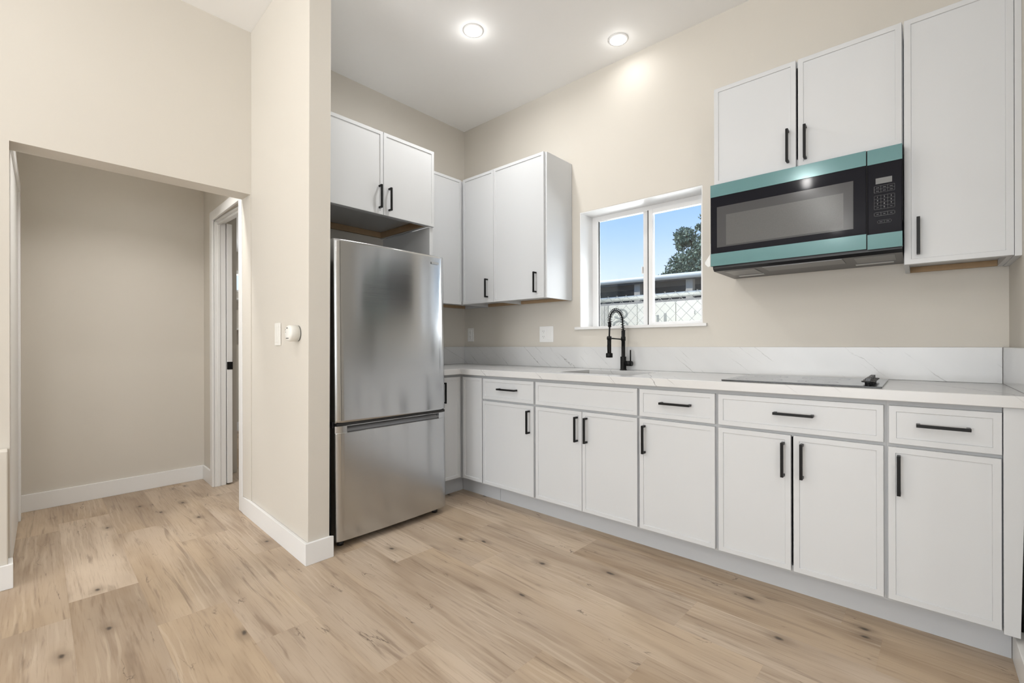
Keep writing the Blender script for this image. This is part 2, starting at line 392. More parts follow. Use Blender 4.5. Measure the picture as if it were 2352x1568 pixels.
# bedroom behind the pocket door
struct(MB().cells([-2.6, -1.5, .9, 1.2], [0, 1.765, 2.005, 2.30], {(1, 1)}, -3.33, -3.45, lambda u, v, d: (d, u, v)).build('wall_bedroom_far', 'wall_paint'))
struct(MB().box(-3.33, -0.15, 1.05, 1.2, 0, 2.30).build('wall_bedroom_side', 'wall_paint'))
struct(MB().box(-3.33, -1.36, -1.72, -1.60, 0, 2.30).build('wall_bedroom_near', 'wall_paint'))
struct(MB().box(-3.45, -.15, -1.72, 1.2, 2.272, 2.36).build('ceiling_bedroom', 'ceiling_paint'))

# ---- baseboards and trim
def bb(name, *boxes, mat='trim_white'):
    m = MB()
    for b in boxes: m.box(*b)
    return struct(m.build(name, mat, bevel=.002))
BH = .108
m = MB(); m.prism([(-.005, -1.797), (.868, -1.8365), (.884, -1.852), (-.145, -1.806)], 'z', 0, BH)
m.prism([(.8685, -1.8365), (.884, -1.852), (.884, -1.708), (.8685, -1.724)], 'z', 0, BH)
struct(m.build('baseboard_partition', 'trim_white', bevel=.002))
bb('baseboard_left', (.086, .1, -3.6, -2.806, 0, BH), (-.0, .1, -2.822, -2.806, 0, BH))
bb('baseboard_hall_far', (-1.2298, -1.216, -2.766, -1.742, 0, .112))
def skewbox(m, xa, xb, da, db, z0, z1): return m.prism([(xa, yw(xa, da)), (xb, yw(xb, da)), (xb, yw(xb, db)), (xa, yw(xa, db))], 'z', z0, z1)
struct(skewbox(MB(), -1.216, -.97, -.014, -.0003, 0, .112).build('baseboard_hall_right', 'trim_white', bevel=.002))
bb('baseboard_right', (3.357, 3.404, -1.23, -.534, 0, .102))
bb('baseboard_bedroom', (-3.33, -3.316, -1.5, 1.0, 0, .112))
# pocket door opening: casing, jamb
m = MB(); skewbox(m, -.969, -.902, -.016, -.0002, 0, 2.105); skewbox(m, -.9015, -.2225, -.0158, -.0002, 2.036, 2.105); skewbox(m, -.222, -.152, -.016, -.0002, 0, 2.105)
struct(m.build('trim_1', 'trim_white', bevel=.003))
m = MB(); m.box(-.918, -.900, -1.7535, -1.677, 0, 2.03).box(-.918, -.207, -1.752, -1.677, 2.03, 2.0445).box(-.222, -.2065, -1.784, -1.68, 0, 2.03).box(-.917, -.207, -1.735, -1.715, 2.012, 2.03).box(-.912, -.894, -1.735, -1.715, 0, 2.03)
struct(m.build('trim_2', 'trim_white', bevel=.002))
d1 = struct(MB().box(-1.225, -.888, -1.672, -1.636, .012, 2.028).build('door_1', 'trim_white', bevel=.002))
MB().box(-.8885, -.884, -1.674, -1.634, .896, .955).box(-.886, -.880, -1.662, -1.646, .912, .940).build('edge_pull', 'black_metal', d1, bevel=.001)
# closed door on the left side of the hall
sl = lambda x: -2.816 + (-.15 - x) / 1.08 * .048
m = MB()
m.prism([(-1.088, sl(-1.088)), (-1.088, sl(-1.088) + .016), (-1.01, sl(-1.01) + .016), (-1.01, sl(-1.01))], 'z', 0, 2.098)
m.prism([(-1.01, sl(-1.01)), (-1.01, sl(-1.01) + .016), (-.16, sl(-.16) + .016), (-.16, sl(-.16))], 'z', 2.03, 2.098)
struct(m.build('trim_3', 'trim_white', bevel=.003))
struct(MB().prism([(-1.008, sl(-1.008)), (-1.008, sl(-1.008) + .006), (-.16, sl(-.16) + .006), (-.16, sl(-.16))], 'z', .01, 2.028).build('door_2', 'trim_white'))

# ---- kitchen window
w = thing('window_1', 'white vinyl sliding window above the sink', 'window', (1.70, .18, WZ0)); del w['label']; del w['category']; struct(w)
G0 = 1.257; G1 = 2.14
m = MB(); m.box(G0, G0 + .052, .165, .2, WZ0, WZ1).box(G1 - .03, G1, .165, .2, WZ0, WZ1).box(G0, G1, .165, .2, WZ1 - .04, WZ1).box(G0, G1, .165, .2, WZ0, WZ0 + .013)
m.box(1.672, 1.716, .172, .2, WZ0, WZ1)
m.build('frame', 'vinyl_white', w, bevel=.002)
m = MB(); m.box(1.7207, 1.752, .150, .185, WZ0 + .012, WZ1 - .035).box(1.752, G1 - .03, .150, .185, 1.212, 1.236).box(1.752, G1 - .03, .150, .185, 1.986, WZ1 - .035).box(2.078, G1 - .02, .150, .185, 1.212, WZ1 - .035)
m.build('sash', 'vinyl_white', w, bevel=.002)
MB().box(1.309, 1.672, .186, .190, WZ0 + .012, WZ1 - .04).build('pane', 'pane_glass', w)
MB().box(1.752, 2.078, .166, .170, 1.236, 1.986).build('pane', 'pane_glass', w)
MB().box(1.7162, 1.7205, .1485, .185, WZ0 + .014, WZ1 - .04).box(1.309, 1.3125, .18, .19, WZ0 + .012, WZ1 - .04).build('gasket', 'rubber', w)
MB().box(1.664, 1.672, .160, .178, 1.58, 1.63).build('latch', 'vinyl_white', w, bevel=.002)
m = MB(); m.box(1.222, 2.168, -.022, 0.0, 1.192, 1.211).box(WX0 + .001, WX1 - .001, 0.0, .165, 1.2005, 1.211)
m.build('sill', 'trim_white', w, bevel=.002)
m = MB(); m.box(WX0 + .0005, WX0 + .006, .001, .165, 1.211, WZ1 - .0005).box(WX1 - .006, WX1 - .0005, .001, .165, 1.211, WZ1 - .0005).box(WX0 + .0005, WX1 - .0005, .001, .165, WZ1 - .006, WZ1 - .0005)
m.build('reveal', 'trim_white', w)
# bedroom window frame
w2 = thing('window_2', 'x', 'x', (-3.33, -.3, 1.765)); del w2['label']; del w2['category']; struct(w2)
m = MB(); m.box(-3.42, -3.31, -1.5, .9, 1.765, 1.785).box(-3.42, -3.31, -1.5, .9, 1.985, 2.03).box(-3.42, -3.33, -1.5, -1.47, 1.785, 1.985).box(-3.42, -3.33, .87, .9, 1.785, 1.985)
m.build('frame', 'vinyl_white', w2); MB().box(-3.40, -3.396, -1.47, .87, 1.785, 1.985).build('pane', 'pane_glass', w2)
# unseen windows added behind the camera to go with the fill lights
for nm, fb, pb in (('added_window_3', [(.4, .46, -8.6, -8.52, .05, 2.25), (3.94, 4.0, -8.6, -8.52, .05, 2.25), (2.17, 2.23, -8.6, -8.52, .05, 2.25), (.4, 4.0, -8.6, -8.52, 2.19, 2.25), (.4, 4.0, -8.6, -8.52, .05, .11)], (.46, 3.94, -8.57, -8.565, .11, 2.19)),
                   ('added_window_4', [(5.62, 5.7, -5.8, -5.74, .75, 2.15), (5.62, 5.7, -3.46, -3.4, .75, 2.15), (5.62, 5.7, -5.74, -3.46, 2.09, 2.15), (5.62, 5.7, -5.74, -3.46, .75, .81)], (5.66, 5.665, -5.74, -3.46, .81, 2.09))):
    wt = bpy.data.objects.new(nm, None); COL.objects.link(wt); wt.location = ((fb[0][0] + fb[1][1]) / 2, fb[0][2], fb[0][4]); struct(wt)
    m = MB()
    for b in fb: m.box(*b)
    m.build('frame', 'vinyl_white', wt); MB().box(*pb).build('pane', 'pane_glass', wt)

# ------------------------------------------------------------------ cabinets
def mapS(u, z, d, face): return (u, face - d, z)          # faces -Y, u = x, d = outwards
def mapE(u, z, d, face): return (face + d, u, z)          # faces +X, u = y
def door(parent, name, side, u0, u1, z0, z1, face, fr=.021, t=.019, rec=.0045, handle=None, L=.145):
    mp = mapS if side == 'S' else mapE
    m = MB()
    def ring(a, d): return [m.bm.verts.new(mp(u, z, d, face)) for u, z in ((u0 + a, z0 + a), (u1 - a, z0 + a), (u1 - a, z1 - a), (u0 + a, z1 - a))]
    r = [ring(0, -t), ring(0, -.0012), ring(.0012, 0), ring(fr, 0), ring(fr + .0015, -rec)]
    m.bm.faces.new(r[0]); m.bm.faces.new(r[-1])
    for A, B in zip(r, r[1:]):
        for i in range(4): m.bm.faces.new([A[i], A[(i + 1) % 4], B[(i + 1) % 4], B[i]])
    o = m.build(name, 'cabinet_white', parent)
    if handle:
        kind, a, b = handle           # ('v', u, zcentre) or ('h', ucentre, z)
        h = MB(); w_ = .0055
        def bx(ua, ub, za, zb, da, db):
            p, q = mp(ua, za, da, face), mp(ub, zb, db, face); h.box(p[0], q[0], p[1], q[1], p[2], q[2])
        if kind == 'v':
            bx(a - w_, a + w_, b - L / 2, b + L / 2, .024, .034)
            for s in (-1, 1): bx(a - w_, a + w_, b + s * (L / 2 - .0055) - .0055, b + s * (L / 2 - .0055) + .0055, -.0005, .0245)
        else:
            bx(a - L / 2, a + L / 2, b - w_, b + w_, .024, .034)
            for s in (-1, 1): bx(a + s * (L / 2 - .0055) - .0055, a + s * (L / 2 - .0055) + .0055, b - w_, b + w_, -.0005, .0245)
        h.build('handle', 'black_metal', o, bevel=.001)
    return o
FY = -.627                          # face plane of base doors; face frame 20 mm behind
KB, DT, ZB, ZDT, ZDB = .114, .853, .127, .851, .710
def base_carcass(parent, x0, x1, mid=True, stile=.03):
    y1 = FY + .0195
    y2 = y1 + .004; m = MB(); m.box(x0, x0 + .018, y2, -.003, KB, .869).box(x1 - .018, x1, y2, -.003, KB, .869).box(x0, x1, -.012, -.003, KB, .869).box(x0, x1, y2, -.003, KB, KB + .018)
    m.build('carcass', 'cabinet_white', parent)
    m = MB(); f0 = y1 - .0003; f1 = y1 + .018
    m.box(x0, x0 + stile, f0, f1, KB, .869).box(x1 - stile, x1, f0, f1, KB, .869).box(x0, x1, f0, f1, .825, .869).box(x0, x1, f0, f1, KB, KB + .03)
    if mid: m.box(x0, x1, f0, f1, .69, .725)
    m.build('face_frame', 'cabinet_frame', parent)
GB = 'white base cabinets under the marble counter'
c = thing('corner_base_cabinet', 'corner base cabinet with two narrow blank panels, beside the refrigerator', 'cabinet', (.35, -.35, KB), GB)
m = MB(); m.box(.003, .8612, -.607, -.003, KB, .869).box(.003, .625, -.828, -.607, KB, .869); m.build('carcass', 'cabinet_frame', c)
door(c, 'door', 'S', .667, .861, ZB, DT, FY)
door(c, 'door', 'E', -.824, -.629, ZB, DT, .645, handle=('v', -.79, .748))
c = thing('base_cabinet', 'base cabinet with one drawer over one door, left of the sink cabinet', 'cabinet', (1.097, -.3, KB), GB)
base_carcass(c, .8615, 1.3297)
door(c, 'drawer_front', 'S', .872, 1.322, ZDB, ZDT, FY, handle=('h', 1.109, .787), L=.16)
door(c, 'door', 'S', .872, 1.322, ZB, .697, FY, handle=('v', 1.289, .596))
c = thing('sink_base_cabinet', 'wide base cabinet under the sink with a handleless front over two doors', 'cabinet', (1.68, -.3, KB), GB)
base_carcass(c, 1.3300, 2.0267)
door(c, 'false_drawer_front', 'S', 1.338, 2.020, ZDB, ZDT, FY)
door(c, 'door', 'S', 1.338, 1.6775, ZB, .697, FY, handle=('v', 1.647, .595))
door(c, 'door', 'S', 1.6805, 2.020, ZB, .697, FY, handle=('v', 1.711, .595))
c = thing('base_cabinet', 'base cabinet with one drawer over one door between sink and cooktop cabinets', 'cabinet', (2.222, -.3, KB), GB)
base_carcass(c, 2.0270, 2.4167)
door(c, 'drawer_front', 'S', 2.033, 2.410, ZDB, ZDT, FY, handle=('h', 2.226, .787), L=.152)
door(c, 'door', 'S', 2.033, 2.410, ZB, .697, FY, handle=('v', 2.062, .593))
c = thing('cooktop_base_cabinet', 'wide base cabinet under the black cooktop with one drawer over two doors', 'cabinet', (2.722, -.3, KB), GB)
base_carcass(c, 2.4170, 3.0267)
door(c, 'drawer_front', 'S', 2.425, 3.020, ZDB, ZDT, FY, handle=('h', 2.727, .787))
door(c, 'door', 'S', 2.425, 2.7165, ZB, .697, FY, handle=('v', 2.689, .594))
door(c, 'door', 'S', 2.7255, 3.020, ZB, .697, FY, handle=('v', 2.758, .596))
c = thing('base_cabinet', 'narrow base cabinet with one drawer over one door at the right wall', 'cabinet', (3.18, -.3, KB), GB)
base_carcass(c, 3.0270, 3.3275)
door(c, 'drawer_front', 'S', 3.035, 3.326, ZDB, ZDT, FY, handle=('h', 3.182, .787), L=.14)
door(c, 'door', 'S', 3.033, 3.3245, ZB, .697, FY, handle=('v', 3.064, .597))
tag(MB().prism([(3.3285, KB + .004), (3.3665, KB + .004), (3.381, .869), (3.3285, .869)], 'y', FY - .002, -.55).build('filler_panel', 'cabinet_white', bevel=.001), 'narrow white filler strip between the last base cabinet and the right wall', 'panel')
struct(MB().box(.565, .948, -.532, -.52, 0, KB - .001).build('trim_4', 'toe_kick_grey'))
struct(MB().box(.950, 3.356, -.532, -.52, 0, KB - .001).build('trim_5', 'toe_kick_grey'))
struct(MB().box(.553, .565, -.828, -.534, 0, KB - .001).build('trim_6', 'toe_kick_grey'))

# ---- wall cabinets
GU = 'white wall cabinets'
UF = -.33
def upper_carcass(parent, x0, x1, z0, z1, d=.31, openfront=True, stile=.02):
    m = MB(); y0 = -d
    m.box(x0, x0 + .016, y0, -.003, z0, z1).box(x1 - .016, x1, y0, -.003, z0, z1).box(x0, x1, -.010, -.003, z0 + .03, z1).box(x0, x1, y0, -.003, z1 - .016, z1).box(x0 + .016, x1 - .016, y0, -.010, z0 + .026, z0 + .042)
    m.box(x0, x0 + stile, y0, y0 + .018, z0, z1).box(x1 - stile, x1, y0, y0 + .018, z0, z1).box(x0, x1, y0, y0 + .018, z0 + .0, z0 + .03).box(x0, x1, y0, y0 + .018, z1 - .03, z1)
    m.build('carcass', 'cabinet_white', parent)
    m = MB(); m.box(x0 + .0165, x1 - .0165, -.024, -.0105, z0 + .001, z0 + .0255); m.build('hanging_rail', 'raw_wood', parent)
UB, UT = 1.411, 2.4265
# corner pair on the left
c = thing('wall_cabinet', 'white wall cabinet in the corner with a plain door facing the room', 'cabinet', (.155, -.42, UB), GU)
m = MB(); m.box(.003, .31, -.826, -.81, UB, UT).box(.003, .31, -.016, -.003, UB, UT).box(.003, .01, -.81, -.016, UB, UT).box(.003, .31, -.81, -.016, UT - .016, UT).box(.01, .31, -.81, -.016, UB + .026, UB + .042).box(.292, .31, -.826, -.33, UB, UB + .03).box(.292, .31, -.352, -.003, UB + .03, UT - .016).box(.292, .31, -.826, -.80, UB, UT)
m.build('carcass', 'cabinet_white', c)
MB().box(.0105, .03, -.80, -.02, UB + .001, UB + .0255).build('hanging_rail', 'raw_wood', c)
door(c, 'door', 'E', -.822, -.331, UB, UT, .33)
c = thing('wall_cabinet', 'white wall cabinet with two handled doors, left of the window', 'cabinet', (.75, -.16, UB), GU)
upper_carcass(c, .312, 1.190, UB, UT)
door(c, 'door', 'S', .344, .6885, UB, UT, UF, handle=('v', .627, 1.521))
door(c, 'door', 'S', .6915, 1.176, UB, UT, UF, handle=('v', 1.107, 1.522))
MB().box(.690, .706, -.31, -.01, UB, UB + .026).build('divider', 'cabinet_white', c)
c = thing('wall_cabinet', 'white two-door wall cabinet directly above the microwave', 'cabinet', (2.69, -.16, 1.919), GU)
upper_carcass(c, 2.312, 3.0715, 1.919, UT)
door(c, 'door', 'S', 2.314, 2.6865, 1.919, UT, UF, handle=('v', 2.654, 2.025), L=.155)
door(c, 'door', 'S', 2.695, 3.0685, 1.919, UT, UF, handle=('v', 2.725, 2.024), L=.155)
c = thing('wall_cabinet', 'tall one-door white wall cabinet right of the microwave', 'cabinet', (3.23, -.16, UB), GU)
upper_carcass(c, 3.074, 3.386, UB, UT)
door(c, 'door', 'S', 3.0755, 3.3855, UB, UT, UF, handle=('v', 3.119, 1.523), L=.15)
tag(MB().box(3.3865, 3.4045, -.333, -.02, 1.407, UT).build('filler_panel', 'cabinet_white'), 'narrow pale filler strip between the tall wall cabinet and the right wall', 'panel')
c = thing('refrigerator_wall_cabinet', 'deep white two-door wall cabinet above the refrigerator', 'cabinet', (.3, -1.25, 1.903), GU)
m = MB(); z0 = 1.903
m.box(.003, .58, -1.66, -1.644, z0, UT).box(.003, .58, -.877, -.861, z0, UT).box(.003, .58, -1.644, -.877, UT - .016, UT).box(.003, .01, -1.644, -.877, z0 + .04, UT).box(.003, .58, -1.644, -.877, z0 + .048, z0 + .064)
m.box(.562, .58, -1.66, -.861, z0, z0 + .035).box(.562, .58, -1.66, -1.63, z0, UT).box(.562, .58, -.89, -.861, z0, UT)
m.build('carcass', 'cabinet_white', c)
MB().box(.010, .026, -1.643, -.878, z0 + .006, z0 + .047).box(.03, .56, -.892, -.878, z0 + .004, z0 + .047).build('hanging_rail', 'raw_wood', c)
door(c, 'door', 'E', -1.632, -1.2325, z0, UT, .60, handle=('v', -1.262, 2.010))
door(c, 'door', 'E', -1.2295, -.828, z0, UT, .60, handle=('v', -1.192, 2.007))
tag(MB().box(.003, .585, -.858, -.8295, 0, UT - .526).build('refrigerator_side_panel', 'cabinet_white', bevel=.001), 'tall white side panel standing just right of the refrigerator', 'panel')

# ------------------------------------------------------------------ counter
CT0, CT1 = .871, .911
SX0, SX1, SY0, SY1 = 1.43, 1.93, -.53, -.15
xs = [.003, .668, SX0, SX1, 3.404]; ys = [-.826, -.652, SY0, SY1, -.003]
skip = {(i, 0) for i in (1, 2, 3)} | {(2, 2)}
ct = MB().cells(xs, ys, skip, CT0, CT1, lambda u, v, d: (u, v, d)).build('countertop', 'marble', bevel=.0025)
tag(ct, 'white marble-look countertop with grey veins along both walls', 'countertop')
GS = 'marble backsplash strips'
tag(MB().box(.021, 3.384, -.020, -.002, CT1 + .0005, 1.066).build('backsplash', 'marble', bevel=.0015), 'long veined marble backsplash strip under the window', 'backsplash', GS)
tag(MB().box(.002, .020, -.826, -.002, CT1 + .0005, 1.066).build('backsplash', 'marble', bevel=.0015), 'short marble backsplash strip on the fridge wall', 'backsplash', GS)
tag(MB().box(3.385, 3.4035, -.65, -.002, CT1 + .0005, 1.066).build('backsplash', 'marble', bevel=.0015), 'short marble backsplash strip on the right wall', 'backsplash', GS)
# sink
s = thing('sink', 'undermount stainless steel sink set into the counter below the window', 'sink', (1.68, -.34, .66))
m = MB(); a, b_, c_, d_ = SX0 - .006, SX1 + .006, SY0 - .006, SY1 + .006; zb = .67
m.box(a - .012, a, c_ - .012, d_ + .012, zb, .8705).box(b_, b_ + .012, c_ - .012, d_ + .012, zb, .8705).box(a, b_, c_ - .012, c_, zb, .8705).box(a, b_, d_, d_ + .012, zb, .8705).box(a - .012, b_ + .012, c_ - .012, d_ + .012, zb - .01, zb)
m.build('basin', 'sink_steel', s, bevel=.004)
MB().lathe([(.045, 0), (.045, .003), (.030, .003), (.026, -.004)], (1.68, -.34, zb), 'z', 24).build('drain', 'sink_steel', s)
# faucet
FX, FYY = 1.646, -.072
f = thing('kitchen_faucet', 'matte black spring-neck kitchen faucet behind the sink', 'faucet', (FX, FYY, CT1))
MB().lathe([(.0, 0), (.0235, 0), (.0235, .004), (.0195, .006), (.0195, .088), (.0185, .09), (.0125, .091), (.0125, .195), (.0155, .196), (.0155, .223), (.0125, .224), (.0125, .262), (.0115, .265), (0, .265)], (FX, FYY, CT1), 'z', 28).build('body', 'black_metal', f)
MB().tube([(FX + .012, FYY, CT1 + .045), (FX + .06, FYY, CT1 + .045)], .017, 20).tube([(FX + .06, FYY, CT1 + .045), (FX + .064, FYY, CT1 + .045)], .0155, 20).build('valve', 'black_metal', f)
MB().tube([(FX + .052, FYY, CT1 + .058), (FX + .052, FYY, CT1 + .135)], .0045, 12).build('lever', 'black_metal', f)
HYY = -.257
path = []
ztop0 = CT1 + .262
ap = 1.305; cy = (FYY + HYY) / 2; rr = (FYY - HYY) / 2
for i in range(5): path.append(Vector((FX, FYY - .002 * i, ztop0 + i * .0115)))
for i in range(0, 25):
    a = math.pi * i / 24; path.append(Vector((FX, cy + (rr - .008) * math.cos(a), ztop0 + .052 + (ap - ztop0 - .052) * math.sin(a) ** .85)))
end = path[-1]
for i in range(1, 8): path.append(Vector((FX, end.y + (HYY - end.y) * i / 7, end.z - (end.z - 1.13) * i / 7)))
MB().tube(path, .0055, 10).build('hose', 'black_metal', f)
# coil spring wound round the hose up to the clip
L_ = [0.0]
for p, q in zip(path, path[1:]): L_.append(L_[-1] + (q - p).length)
def at(s_):
    for i in range(len(path) - 1):
        if s_ <= L_[i + 1]:
            t_ = (s_ - L_[i]) / (L_[i + 1] - L_[i]); return path[i].lerp(path[i + 1], t_), (path[i + 1] - path[i]).normalized()
    return path[-1], (path[-1] - path[-2]).normalized()
coil = []; LEN = L_[30]; turns = 20
for k in range(turns * 12 + 1):
    s_ = LEN * k / (turns * 12); p, d = at(s_); u = Vector((1, 0, 0)); w_ = d.cross(u).normalized(); a = 2 * math.pi * k / 12
    coil.append(p + u * math.cos(a) * .0130 + w_ * math.sin(a) * .0130)
MB().tube(coil, .0018, 6).build('spring', 'black_metal', f)
p, d = at(LEN)
MB().tube([p - d * .012, p + d * .018], .0105, 16).build('clip', 'black_metal', f)
MB().lathe([(0, 1.135), (.0135, 1.135), (.0135, 1.12), (.0125, 1.118), (.0125, 1.03), (.014, 1.028), (.0215, 1.026), (.0215, 1.001), (.019, .999), (0, .999)], (FX, HYY, 0), 'z', 24).build('spray_head', 'black_metal', f)
MB().tube([(FX, HYY - .012, 1.09), (FX, HYY - .019, 1.075), (FX, HYY - .018, 1.05), (FX, HYY - .013, 1.03)], .004, 8).build('spray_button', 'black_metal', f)
MB().tube([(FX, FYY - .01, 1.116), (FX, HYY + .01, 1.122)], .0042, 10).tube([(FX, HYY, 1.113), (FX, HYY, 1.131)], .0152, 18).build('dock_arm', 'black_metal', f)
# cooktop
k = thing('cooktop', 'black glass electric cooktop set on the marble counter', 'cooktop', (2.72, -.35, CT1))
MB().box(2.432, 3.014, -.604, -.10, CT1 + .0005, CT1 + .0065).build('glass', 'cooktop_glass', k, bevel=.0015)
for cx, cy_, r_ in ((2.56, -.47, .095), (2.56, -.24, .075), (2.79, -.47, .075), (2.79, -.24, .095)):
    m = MB()
    n = 48
    for ra, rb in ((r_, r_ - .003), (r_ * .6, r_ * .6 - .002)):
        A = [m.bm.verts.new((cx + ra * math.cos(2 * math.pi * i / n), cy_ + ra * math.sin(2 * math.pi * i / n), CT1 + .0068)) for i in range(n)]
        B = [m.bm.verts.new((cx + rb * math.cos(2 * math.pi * i / n), cy_ + rb * math.sin(2 * math.pi * i / n), CT1 + .0068)) for i in range(n)]
        for i in range(n): m.bm.faces.new([A[i], A[(i + 1) % n], B[(i + 1) % n], B[i]])
    m.build('burner', 'burner_print', k)
zk = CT1 + .0065
for yk in (-.515, -.435, -.355, -.275):
    m = MB(); m.lathe([(0, 0), (.012, 0), (.012, .009), (.023, .0095), (.023, .0145), (0, .015)], (2.968, yk, zk), 'z', 24)
    m.box(2.960, 2.976, yk - .021, yk + .021, zk + .0145, zk + .027)
    m.build('knob', 'black_plastic', k, bevel=.001)

# ------------------------------------------------------------------ microwave
mw = thing('microwave', 'black over-range microwave with teal protective film on its steel bands', 'microwave', (2.70, -.2, 1.462))
X0, X1, XD = 2.318, 3.072, 2.9565
m = MB(); m.prism([(-.376, 1.905), (-.376, 1.473), (-.358, 1.4605), (-.004, 1.4605), (-.004, 1.905)], 'x', X0 + .004, X1 - .002); m.build('body', 'black_plastic', mw)
dr = MB().box(X0, XD - .0015, -.400, -.377, 1.482, 1.899).build('door', 'oven_black', mw, bevel=.002)
MB().box(2.350, 2.911, -.4012, -.399, 1.575, 1.782).build('door_glass', 'oven_window', dr, bevel=.0005)
MB().box(2.394, 2.876, -.4016, -.401, 1.583, 1.737).build('window_screen', 'oven_screen', dr)
MB().box(X0 + .0005, XD - .002, -.4022, -.3995, 1.8355, 1.8985).build('film_band', 'film_teal', dr, bevel=.0005)
MB().box(X0 + .0005, XD - .002, -.4022, -.3995, 1.4825, 1.546).build('film_band', 'film_teal', dr, bevel=.0005)
cp = MB().box(XD + .0015, X1, -.400, -.377, 1.478, 1.897).build('control_panel', 'oven_black', mw, bevel=.004)
MB().box(XD + .002, X1 - .001, -.4022, -.3990, 1.8335, 1.8965).build('film_band', 'film_teal', cp, bevel=.0005)
MB().box(XD + .002, X1 - .001, -.4022, -.3990, 1.4785, 1.541).build('film_band', 'film_teal', cp, bevel=.0005)
MB().box(2.986, 3.039, -.4008, -.3995, 1.7485, 1.7725).build('display', 'display_grey', cp)
YF = -.4006
def text_into(m, txt, x, z, size, y=YF):
    cu = bpy.data.curves.new('t', 'FONT'); cu.body = txt; cu.size = size; cu.align_x = 'CENTER'; cu.align_y = 'CENTER'
    ob = bpy.data.objects.new('t', cu); COL.objects.link(ob)
    dg = bpy.context.evaluated_depsgraph_get(); dg.update(); me = bpy.data.meshes.new_from_object(ob.evaluated_get(dg))
    me.transform(Matrix.Translation((x, y, z)) @ Matrix.Rotation(R(90), 4, 'X'))
    m.bm.from_mesh(me); bpy.data.objects.remove(ob); bpy.data.curves.remove(cu); bpy.data.meshes.remove(me)
def grid_lines(m, x0, x1, z0, z1, nc, nr, w=.0006):
    for i in range(nc + 1): x = x0 + (x1 - x0) * i / nc; m.box(x - w / 2, x + w / 2, YF, YF + .0006, z0, z1)
    for j in range(nr + 1): z = z0 + (z1 - z0) * j / nr; m.box(x0, x1, YF, YF + .0006, z - w / 2, z + w / 2)
m = MB(); gx0, gx1 = 2.981, 3.047
grid_lines(m, gx0, gx1, 1.713, 1.740, 3, 2); grid_lines(m, gx0, gx1, 1.643, 1.700, 3, 4); grid_lines(m, gx0, gx1, 1.6155, 1.6295, 3, 1, .0009); grid_lines(m, 2.992, 3.036, 1.584, 1.5955, 2, 1)
cw = (gx1 - gx0) / 3
for j in range(2):
    for i in range(3): m.box(gx0 + cw * i + .004, gx0 + cw * (i + 1) - .004, YF, YF + .0006, 1.7325 - j * .0135 - .0008, 1.7325 - j * .0135 + .0012)
for i, ch in enumerate('123456789'): text_into(m, ch, gx0 + cw * (i % 3 + .5), 1.700 - .01425 * (i // 3 + .5), .0085)
text_into(m, '0', gx0 + cw * 1.5, 1.643 + .0071, .0085)
for i in (0, 2): m.box(gx0 + cw * i + .005, gx0 + cw * (i + 1) - .005, YF, YF + .0006, 1.6492, 1.6508)
for i in range(3): m.box(gx0 + cw * i + .005, gx0 + cw * (i + 1) - .005, YF, YF + .0006, 1.6215, 1.6235)
for i in range(2): m.box(2.996 + .022 * i, 3.010 + .022 * i, YF, YF + .0006, 1.589, 1.5905)
m.build('keypad', 'key_print', cp)
# underside: grease filter, lamp lens strips, grooves
m = MB()
m.box(2.545, 2.865, -.345, -.20, 1.4585, 1.4604)
fl = m.build('grease_filter', 'vent_grey', mw)
for a, b in ((2.365, 2.505), (2.905, 3.045)): MB().box(a, b, -.33, -.16, 1.4588, 1.4604).build('vent_plate', 'vent_grey', mw, bevel=.0006)
for a, b in ((2.375, 2.50), (2.895, 3.035)): MB().box(a, b, -.12, -.09, 1.4582, 1.4604).build('lamp_cover', 'lens_pale', mw)
m = MB(); v = [m.bm.verts.new(p) for p in ((X0 - .001, -.402, 1.552), (X0 - .003, -.395, 1.548), (X0 - .026, -.404, 1.507), (X0 - .024, -.410, 1.496), (X0 - .010, -.408, 1.480), (X0 - .001, -.403, 1.484))]
m.bm.faces.new(v); o = m.build('film_flap', 'clear_film', mw); sd = o.modifiers.new('t', 'SOLIDIFY'); sd.thickness = .0006
o['label'] = 'loose white corner of the protective film'

